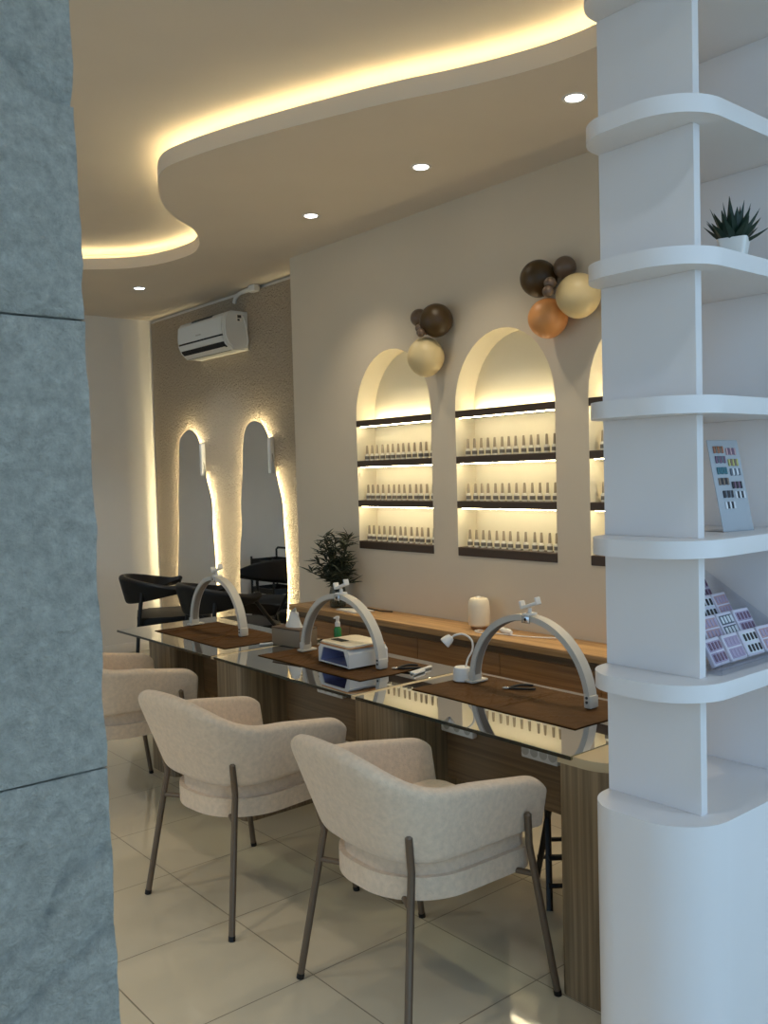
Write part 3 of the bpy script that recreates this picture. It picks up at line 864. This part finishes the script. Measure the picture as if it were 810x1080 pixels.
def pen(x, y, rz, label, L=.11):
    t = thing('nail_pen', label, 'pen', (x, y, ZT+.0070), rz, 'white pens on the glass')
    R = Matrix.Rotation(PI/2, 4, 'Y')
    bm = BM(); lathe(bm, [(0, -L/2), (.0045, -L/2), (.006, -L/2+.004), (.006, L*.28), (0, L*.28)], n=14, mtx=R); link_mesh('barrel', bm, M['white_plastic'], t)
    bm = BM(); lathe(bm, [(0, L*.27), (.0066, L*.27), (.0066, L*.45), (.004, L*.5), (0, L*.5)], n=14, mtx=R); link_mesh('cap', bm, M['paper'], t)
pen(2.575, 2.880, math.radians(12), 'white pen on the glass beside the middle mat', .15)
pen(2.535, 2.848, math.radians(14), 'white pen nearest the glass joint, beside another pen', .085)
pen(2.44, 3.90, math.radians(-20), 'small white pen on the glass by the tissue box', .07)

# ------------------------------------------------------------------ things on the bench
ZB = .757
def vase_plant():
    t = thing('potted_plant', 'dark narrow leaved plant in a glass vase on the oak counter', 'plant', (3.42, 4.60, ZB))
    bm = BM(); lathe(bm, [(0, 0), (.045, 0), (.052, .006), (.056, .08), (.046, .13), (.042, .150), (.039, .150), (.043, .13), (.052, .08), (.048, .010), (0, .010)], n=28)
    link_mesh('vase', bm, M['vase_glass'], t)
    rnd = random.Random(5); fol = BM()
    stems = []
    for k in range(24):
        a = rnd.uniform(0, 2*PI); sp = rnd.uniform(.06, .22); h = rnd.uniform(.22, .46)
        if k < 3: h = rnd.uniform(.16, .22); sp = .24; a = [2.0, 4.3, 1.2][k]
        ex, ey = math.cos(a)*sp*.55, math.sin(a)*sp
        ex = min(ex, .09)
        pts = spline([(0, 0, .02), (ex*.15, ey*.15, .14), (ex*.55, ey*.55, .14+(h-.14)*.55), (ex, ey, h)], 7)
        stems.append(pts)
        n = len(pts)
        for i in range(8, n):
            for q in range(2):
                p = pts[i]; b = rnd.uniform(0, 2*PI)
                d = Vector((math.cos(b)*.8, math.sin(b), rnd.uniform(-.1, .9))).normalized()
                L = rnd.uniform(.06, .11); w = L*.095
                s = d.cross(Vector((0, 0, 1))).normalized()*w
                droop = Vector((0, 0, -.012))
                if p.x+d.x*L > .115: d.x = -abs(d.x)
                v = [fol.verts.new(p), fol.verts.new(p+d*L*.45+s), fol.verts.new(p+d*L+droop), fol.verts.new(p+d*L*.45-s)]
                fol.faces.new(v)
    for pts in stems[:10]:
        bm = BM(); tube(bm, pts, .0028, 6); link_mesh('stem', bm, M['leaf'], t)
    bm = BM()
    for pts in stems[10:]: tube(bm, pts, .0024, 5)
    link_mesh('stems', bm, M['leaf'], t)['kind'] = 'stuff'
    o = link_mesh('foliage', fol, M['leaf'], t, 0)
    s = o.modifiers.new('leaf_thickness', 'SOLIDIFY'); s.thickness = .001
vase_plant()
def diffuser():
    t = thing('aroma_diffuser', 'cream aroma diffuser with a wooden foot on the oak counter', 'diffuser', (3.44, 3.375, ZB))
    bm = BM(); lathe(bm, [(0, .016), (.048, .016), (.056, .024), (.058, .05), (.058, .125), (.054, .150), (.046, .162), (.030, .167), (0, .168)], n=32); link_mesh('body', bm, M['cream'], t)
    bm = BM(); lathe(bm, [(0, 0), (.042, 0), (.046, .003), (.046, .017), (0, .017)], n=28); link_mesh('wooden_foot', bm, M['oak_front'], t)
    bm = BM(); lathe(bm, [(0, .167), (.012, .167), (.014, .172), (.008, .174), (0, .172)], n=18); link_mesh('mist_outlet', bm, M['white_plastic'], t)
diffuser()
bm = BM(); R = Matrix.Rotation(PI/2, 4, 'X')
tube(bm, spline([(3.40, 3.31, ZB+.005), (3.36, 3.33, ZB+.005), (3.34, 3.27, ZB+.005), (3.38, 3.18, ZB+.005), (3.40, 3.06, ZB+.005), (3.44, 2.95, ZB+.005), (3.50, 2.86, ZB+.005)], 8), .0032, 7)
tag(link_mesh('power_cable', bm, M['white_plastic']), 'thin white cable curling on the oak counter beside the diffuser', 'cable')
t = thing('handheld_torch', 'white rounded handset lying on the oak counter beside the diffuser', 'device', (3.41, 3.155, ZB+.0165), math.radians(72))
bm = BM(); lathe(bm, [(0, -.055), (.010, -.052), (.0155, -.03), (.016, .03), (.011, .052), (0, .055)], n=18, mtx=Matrix.Rotation(PI/2, 4, 'Y')); link_mesh('handset_body', bm, M['white_plastic'], t)
bm = BM(); box(bm, -.012, .012, -.005, .005, .013, .0172, .001); link_mesh('switch', bm, M['grey_plastic'], t)
# flat papers and cable by the plant
t = thing('paper_stack', 'flat stack of papers under a black cable beside the glass vase', 'papers', (3.40, 4.40, ZB), math.radians(-6))
for k in range(3):
    bm = BM(); box(bm, -.075+.003*k, .075-.002*k, -.11, .11-.006*k, .0005+.003*k, .003+.003*k); link_mesh('sheet', bm, M['grey_plastic'] if k % 2 else M['paper'], t, 0)
bm = BM(); tube(bm, spline([(3.36, 4.50, ZB+.014), (3.40, 4.42, ZB+.016), (3.44, 4.34, ZB+.016), (3.47, 4.24, ZB+.006), (3.50, 4.16, ZB+.005)], 8), .004, 7)
tag(link_mesh('black_cable', bm, M['black']), 'short black cable lying over the papers on the oak counter', 'cable')

# ------------------------------------------------------------------ beige tub chairs
def shell_point(s, f):
    """s in [-1,1] round the shell from right arm front to left arm front, f in [0,1] from the bottom to the rim"""
    w = .248+.030*f; a = .178+.128*f
    A = .52
    if abs(s) > A:
        k = (abs(s)-A)/(1-A)
        x = -.045+k*(.335); y = (w - .004*k)*(1 if s > 0 else -1)
        zt = .715-.05*k
        if k > .80: zt -= .035*((k-.80)/.20)**2
    else:
        ph = s/A*PI/2
        e = .70
        c, sn = math.cos(ph), math.sin(ph)
        x = -.045-a*(abs(c)**e); y = w*(abs(sn)**e)*(1 if sn > 0 else -1)
        zt = .715+.125*(abs(c)**1.7)
    zb = .505
    return Vector((x, y, zb+(zt-zb)*f))
def tub_chair(label, loc, rz):
    t = thing('tub_chair', label, 'chair', loc, rz, 'beige tub chairs at the manicure desk')
    bm = BM(); nu, nv = 44, 6; g = []
    for j in range(nv+1):
        g.append([bm.verts.new(shell_point(-1+2*i/nu, j/nv)) for i in range(nu+1)])
    for j in range(nv):
        for i in range(nu): bm.faces.new((g[j][i], g[j][i+1], g[j+1][i+1], g[j+1][i]))
    o = link_mesh('backrest', bm, M['chair_fabric'], t, 0)
    for p in o.data.polygons: p.use_smooth = True
    m = o.modifiers.new('padding', 'SOLIDIFY'); m.thickness = .052; m.offset = 0
    m = o.modifiers.new('soften', 'SUBSURF'); m.levels = 2; m.render_levels = 2
    bm = BM(); prism(bm, rrect(-.226, .285, -.242, .242, (.213, .07, .07, .213), 14), .380, .446, .026, seg=5)
    sb = link_mesh('seat', bm, M['chair_fabric'], t, 50)
    bm = BM(); prism(bm, rrect(-.208, .275, -.226, .226, (.198, .065, .065, .198), 14), .435, .535, .030, seg=5)
    link_mesh('seat_cushion', bm, M['chair_fabric'], sb, 50)
    bm = BM(); prism(bm, rrect(-.13, .20, -.16, .16, .06), .368, .3815, 0); link_mesh('seat_base', bm, M['dark'], t)
    for (fx, fy, kx, ky, tx, ty, tz) in ((-.27, .27, -.196, .216, -.218, .236, .595), (-.27, -.27, -.196, -.216, -.218, -.236, .595), (.28, .32, .200, .288, .185, .300, .575), (.28, -.32, .200, -.288, .185, -.300, .575)):
        k = Vector((kx, ky, .48)) if fx < 0 else Vector((kx, ky, .48))
        F = Vector((fx, fy, .0)); T = Vector((tx, ty, tz))
        bm = BM(); pts = [F+(k-F)*.03, F+(k-F)*.5, k, k+(T-k)*.5, T, T+(T-k).normalized()*.006]
        tube(bm, pts, [.0115]*5+[.006], 12); l = link_mesh('leg', bm, M['leg_metal'], t, 40)
        bm = BM(); tube(bm, [F, F+(k-F)*.035], .0125, 12); link_mesh('foot_tip', bm, M['black'], l)
        p = F+(k-F)*.80
        bm = BM(); tube(bm, [p, (p.x*.80, p.y*.62, .384)], .009, 10); link_mesh('bracket', bm, M['leg_metal'], l)
    return t
c0 = tub_chair('beige tub chair nearest the camera, pulled up to the desk', (1.825, 2.085, 0), math.radians(-2))
dup(c0, (1.76, 3.01, 0), math.radians(6), 'beige tub chair in the middle of the row at the desk')
dup(c0, (1.82, 4.275, 0), math.radians(-2), 'beige tub chair half hidden behind the stone pillar')

# ------------------------------------------------------------------ black stools behind the desk
def stool(x, y, rz, label):
    t = thing('technician_stool', label, 'stool', (x, y, 0), rz, 'black stools behind the desk')
    bm = BM(); lathe(bm, [(0, .45), (.15, .45), (.17, .46), (.17, .495), (.155, .51), (0, .515)], n=28); link_mesh('seat', bm, M['black_leather'], t)
    fe = [(.14, .14), (.14, -.14), (-.14, .14), (-.14, -.14)]
    for sx, sy in fe:
        bm = BM(); tube(bm, [(sx, sy, .0), (-sx*.55, sy*.75, .45)], .012, 10); link_mesh('leg', bm, M['black'], t)
    for sx in (-1, 1):
        bm = BM(); tube(bm, [(sx*.125, -.14, .085), (sx*.125, .14, .085)], .009, 8); link_mesh('rung', bm, M['black'], t)
        bm = BM(); tube(bm, [(sx*.085, -.13, .17), (sx*.085, .13, .17)], .009, 8); link_mesh('rung', bm, M['black'], t)
stool(2.68, 2.13, math.radians(50), 'black stool behind the desk, legs crossing beside the near wooden leg')
stool(2.58, 3.33, math.radians(50), 'black stool behind the middle section of the desk')

# ------------------------------------------------------------------ black lounge chairs, trolley by the mirrors
def lounge_chair(x, y, rz, label):
    t = thing('lounge_chair', label, 'chair', (x, y, 0), rz, 'black armchairs in front of the mirrors')
    t.scale = (1.12, 1.12, 1.10)   # faces +x ; curved padded back with sloping arms
    bm = BM(); nu, nv = 30, 5; g = []
    for j in range(nv+1):
        row = []
        for i in range(nu+1):
            s = -1+2*i/nu; f = j/nv; ph = s*PI*.62
            w = .29+.03*f; a = .27+.05*f
            x_ = -.02-a*math.cos(ph); y_ = w*math.sin(ph)
            zt = .77-.10*(1-math.cos(ph))*.7; zb = .56+.11*(abs(s)**1.6)
            zt = max(zt, zb+.035)
            row.append(bm.verts.new((x_, y_, zb+(zt-zb)*f)))
        g.append(row)
    for j in range(nv):
        for i in range(nu): bm.faces.new((g[j][i], g[j][i+1], g[j+1][i+1], g[j+1][i]))
    o = link_mesh('backrest', bm, M['black_leather'], t, 0)
    for p in o.data.polygons: p.use_smooth = True
    m = o.modifiers.new('padding', 'SOLIDIFY'); m.thickness = .05; m.offset = 0
    m = o.modifiers.new('soften', 'SUBSURF'); m.levels = 2; m.render_levels = 2
    bm = BM(); prism(bm, rrect(-.24, .27, -.26, .26, .08), .40, .48, .025, seg=3); link_mesh('seat', bm, M['black_leather'], t, 50)
    for sx, sy in ((-1, -1), (-1, 1), (1, -1), (1, 1)):
        tx = -.20 if sx < 0 else .06
        bm = BM(); tube(bm, [(sx*.26, sy*.28, 0), (sx*.23, sy*.27, .42), (tx, sy*.26, .66)], .013, 10); link_mesh('leg', bm, M['black'], t)
    for sy in (-1, 1):
        bm = BM(); tube(bm, [(-.24, sy*.272, .41), (.24, sy*.272, .41)], .011, 8); link_mesh('side_rail', bm, M['black'], t)
lounge_chair(3.32, 6.72, math.radians(-25), 'black armchair in front of the left wavy mirror, nearest the far wall')
lounge_chair(3.37, 5.85, math.radians(-10), 'black armchair in front of the right wavy mirror')
def trolley(x, y):
    t = thing('salon_trolley', 'black three tier salon trolley seen in the right mirror', 'trolley', (x, y, 0))
    for sx in (-1, 1):
        for sy in (-1, 1):
            bm = BM(); tube(bm, [(sx*.15, sy*.20, .06), (sx*.15, sy*.20,   .80)], .011, 8); link_mesh('post', bm, M['black'], t)
            bm = BM(); sphere(bm, (sx*.15, sy*.20, .032), .031, n=12); link_mesh('castor', bm, M['black'], t)
    for z in (.16, .44, .72):
        bm = BM(); box(bm, -.15, .15, -.20, .20, z, z+.012)
        for a in ((-.155, -.145, -.2, .2), (.145, .155, -.2, .2), (-.15, .15, -.205, -.195), (-.15, .15, .195, .205)): box(bm, *a, z, z+.055)
        link_mesh('tray', bm, M['black'], t)
    bm = BM(); tube(bm, [(-.15, -.20, .79), (-.15, -.20, .85), (-.15, -.17, .87), (-.15, .17, .87), (-.15, .20, .85), (-.15, .20, .79)], .011, 8); link_mesh('handle', bm, M['black'], t)
trolley(2.665, 7.66)

# ------------------------------------------------------------------ white shelving unit at the entrance
def shelving():
    X0, Y0, Y1, XE = 1.716, 1.052, 1.362, XA-.01
    px, py0, py1 = 1.830, 1.107, 1.360
    t = thing('display_shelving', 'tall white display shelving with rounded shelf ends beside the desk', 'shelving', (2.3, 1.22, 0))
    ox, oy = 2.3, 1.22
    bm = BM(); prism(bm, rrect(X0-ox, XE-ox, Y0-oy, Y1-oy, (.135, 0, 0, .105), 14), 0, .80, .0015, seg=1)
    link_mesh('base_cabinet', bm, M['shelf_white'], t)
    tops = [1.114, 1.431, 1.747, 2.066, 2.386, 2.70, 3.01]
    for z in tops:
        bm = BM(); prism(bm, rrect(X0-ox, XE-ox, Y0-oy, Y1-oy, (.135, 0, 0, .105), 14), z-.039, z, .0015, seg=1)
        link_mesh('shelf', bm, M['shelf_white'], t)
    lows = [.80]+tops; his = [z-.039 for z in tops]+[ZC]
    for x in (px, 2.238, 2.66, 3.08):
        for a, b in zip(lows, his):
            bm = BM(); box(bm, x-ox, x+.025-ox, py0-oy, py1-oy, a, b, .0008, 1); link_mesh('upright', bm, M['shelf_white'], t)
shelving()

# succulent in a white pot on the shelf
def succulent():
    t = thing('potted_succulent', 'small dark green succulent in a white square pot on the white shelf', 'plant', (2.045, 1.135, 2.066), math.radians(20))
    bm = BM()
    lo_, hi_ = rrect(-.024, .024, -.024, .024, .008, 4), rrect(-.034, .034, -.034, .034, .010, 4)
    a = [bm.verts.new((x, y, 0)) for x, y in lo_]; b = [bm.verts.new((x, y, .062)) for x, y in hi_]
    c = [bm.verts.new((x*.9, y*.9, .062)) for x, y in hi_]; d = [bm.verts.new((x*.85, y*.85, .052)) for x, y in hi_]
    n = len(a)
    for P, Q in ((a, b), (b, c), (c, d)):
        for k in range(n): bm.faces.new((P[k], P[(k+1) % n], Q[(k+1) % n], Q[k]))
    bm.faces.new(a); bm.faces.new(d)
    link_mesh('pot', bm, M['white_plastic'], t)
    rnd = random.Random(3); bm = BM()
    for ring, (nl, L, el, w) in enumerate(((10, .072, .40, .013), (9, .078, .75, .013), (7, .082, 1.1, .012), (4, .085, 1.4, .010))):
        for k in range(nl):
            a = 2*PI*k/nl+ring*.4+rnd.uniform(-.15, .15); e = el+rnd.uniform(-.12, .12); LL = L*rnd.uniform(.85, 1.15)
            d = Vector((math.cos(a)*math.cos(e), math.sin(a)*math.cos(e), math.sin(e)))
            s = Vector((-math.sin(a), math.cos(a), 0)); u = s.cross(d)*-1
            base = Vector((math.cos(a)*.006, math.sin(a)*.006, .052)); prev = None
            for q in range(6):
                f = q/5; ww = w*(.7+.9*f*(1-f)*2.0)*(1-f**2.5)+.0004
                p = base+d*LL*f+Vector((0, 0, .012*f*f))
                ringv = [bm.verts.new(p+s*ww), bm.verts.new(p-u*ww*.45), bm.verts.new(p-s*ww), bm.verts.new(p+u*ww*.15)]
                if prev:
                    for m_ in range(4): bm.faces.new((prev[m_], prev[(m_+1) % 4], ringv[(m_+1) % 4], ringv[m_]))
                prev = ringv
    link_mesh('leaves', bm, M['succ'], t, 30)
succulent()

# nail tip display card
def colour(n, rgb, r=.25): return mat(n, srgb(*rgb), r)
NC = {k: colour('nail '+k, v) for k, v in dict(copper=(170, 110, 80), pink=(196, 160, 162), plum=(120, 90, 110), teal=(60, 110, 120), gold=(190, 180, 110), taupe=(130, 110, 95), black=(40, 36, 42), white=(225, 225, 228), lilac=(180, 162, 186), grey=(100, 105, 115)).items()}
def nail_card():
    t = thing('nail_sample_card', 'clear stand card with rows of coloured nail tips on the white shelf', 'sample card', (2.085, 1.15, 1.431), math.radians(-8))
    tilt = Matrix.Rotation(math.radians(-12), 4, 'X')
    W, H = .115, .23
    bm = BM(); box(bm, -W/2, W/2, 0, .003, 0, H, .0008, 1, mtx=tilt)
    board = link_mesh('board', bm, mat('frosted acrylic', srgb(174, 177, 182), .3), t)
    bm = BM(); box(bm, -W/2, W/2, 0, .06, 0, .003); link_mesh('stand_foot', bm, M['acrylic'], t)
    rows = [(-.017, .205, ('copper', 'taupe')), (.017, .200, ('pink', 'plum')), (-.016, .180, ('plum', 'grey')), (.018, .172, ('gold', 'taupe')), (-.017, .152, ('teal', 'teal')), (.019, .148, ('grey', 'white')),
            (-.018, .125, ('taupe', 'black')), (.017, .115, ('black', 'plum')), (-.012, .093, ('black', 'grey')), (.021, .090, ('white', 'black')), (-.012, .065, ('white', 'black'))]
    for x, z, cs in rows:
        bm = BM()
        for q in range(5):
            xx = x*1.35-.015+q*.0075
            box(bm, xx-.0031, xx+.0031, -.0035, .0002, z-.009+(q % 2)*.001, z+.009, .0012, 2, mi=q % 2 if q != 2 else 0, mtx=tilt)
        link_mesh('nail_tips', bm, [NC[c] for c in cs], t)
nail_card()

# acrylic stepped display with packs of press-on nails
def pack_display():
    cx, cy, cz, rz = 2.06, 1.215, 1.114, math.radians(0)
    t = thing('acrylic_display', 'clear stepped acrylic display holding nail packs on the white shelf', 'display stand', (cx, cy, cz), rz, None)
    # steps rise from the front (-y) to the back (+y)
    W = .17; D0 = -.125
    for s in (-1, 1):
        bm = BM(); P = [(D0, 0), (.135, 0), (.135, .205), (.125, .205), (D0, .045)]
        a = [bm.verts.new((s*W, y, z)) for y, z in P]; b = [bm.verts.new((s*W-s*.004, y, z)) for y, z in P]
        bm.faces.new(a); bm.faces.new(b)
        for i in range(5): bm.faces.new((a[i], a[(i+1) % 5], b[(i+1) % 5], b[i]))
        link_mesh('side_panel', bm, M['acrylic'], t, 0)
    steps = [(-.122, .012), (-.062, .048), (-.002, .084), (.058, .120)]
    for y, z in steps:
        bm = BM(); box(bm, -W+.004, W-.004, y, y+.056, z-.003, z); link_mesh('step', bm, M['acrylic'], t, 0)
        bm = BM(); box(bm, -W+.004, W-.004, y-.003, y, z-.012, z+.018); link_mesh('front_lip', bm, M['acrylic'], t, 0)
    rnd = random.Random(8)
    colm = [('lilac', 'plum'), ('lilac', 'lilac'), ('white', 'black'), ('pink', 'lilac'), ('grey', 'white')]
    tiers = ['front', 'second', 'third', 'back']
    pos = ['leftmost', 'second from the left', 'third from the left', 'rightmost']
    pk = mat('pack card', srgb(214, 206, 218), .35)
    for r, (y, z) in enumerate(steps):
        for c in range(4):
            x = -.122+c*.080+rnd.uniform(-.003, .003)
            p = Vector((cx+x, cy+y+.018, cz+z+.0045))
            pt = thing('nail_pack', f'nail pack, {pos[c]}, {tiers[r]} row of the acrylic display', 'nail pack', p, rnd.uniform(-.06, .06), 'packs in the acrylic display')
            tl = Matrix.Rotation(math.radians(-28), 4, 'X')
            bm = BM(); box(bm, -.036, .036, 0, .012, 0, .066, .002, 1, mtx=tl); link_mesh('pack_case', bm, pk, pt)
            a, b = colm[(c+2*r+(r > 1)) % 5]
            for zz in (.018, .046):
                bm = BM(); box(bm, -.031, .031, -.0012, .0005, zz-.012, zz+.012, .001, 1, mtx=tl); w = link_mesh('window', bm, NC[a], pt)
                bm = BM()
                for q in range(4):
                    xx = -.023+q*.0155
                    box(bm, xx-.0045, xx+.0045, -.0035, -.0008, zz-.009, zz+.009, .0015, 1, mtx=tl)
                link_mesh('nail_tips', bm, NC[b], w)
pack_display()

# ------------------------------------------------------------------ daylight through the open shop front
w = bpy.data.worlds.new('World'); scene.world = w; w.use_nodes = True
bg = w.node_tree.nodes['Background']; bg.inputs[0].default_value = (.47, .72, 1.0, 1); bg.inputs[1].default_value = 1.6

# ------------------------------------------------------------------ camera
cam = bpy.data.cameras.new('camera'); co = bpy.data.objects.new('camera', cam); col.objects.link(co)
f, yaw, pitch, roll = 955.844172, .69293705, -.042273844, -.026842501
fw = Vector((math.sin(yaw)*math.cos(pitch), math.cos(yaw)*math.cos(pitch), math.sin(pitch)))
rt = Vector((math.cos(yaw), -math.sin(yaw), 0)); up = rt.cross(fw)
r2 = rt*math.cos(roll)+up*math.sin(roll); u2 = up*math.cos(roll)-rt*math.sin(roll)
m = Matrix((r2, u2, -fw)).transposed().to_4x4(); m.translation = CAM
co.matrix_world = m
cam.sensor_fit = 'VERTICAL'; cam.sensor_height = 36; cam.lens = f/1080*36; cam.clip_start = .02
scene.camera = co
scene.view_settings.view_transform = 'Standard'; scene.view_settings.look = 'None'
scene.view_settings.exposure = 0; scene.view_settings.gamma = 1; scene.view_settings.use_curve_mapping = False
scene.cycles.max_bounces = 10; scene.cycles.diffuse_bounces = 5; scene.cycles.glossy_bounces = 5; scene.cycles.transparent_max_bounces = 24
scene.cycles.sample_clamp_indirect = 6; scene.cycles.caustics_reflective = False; scene.cycles.caustics_refractive = False
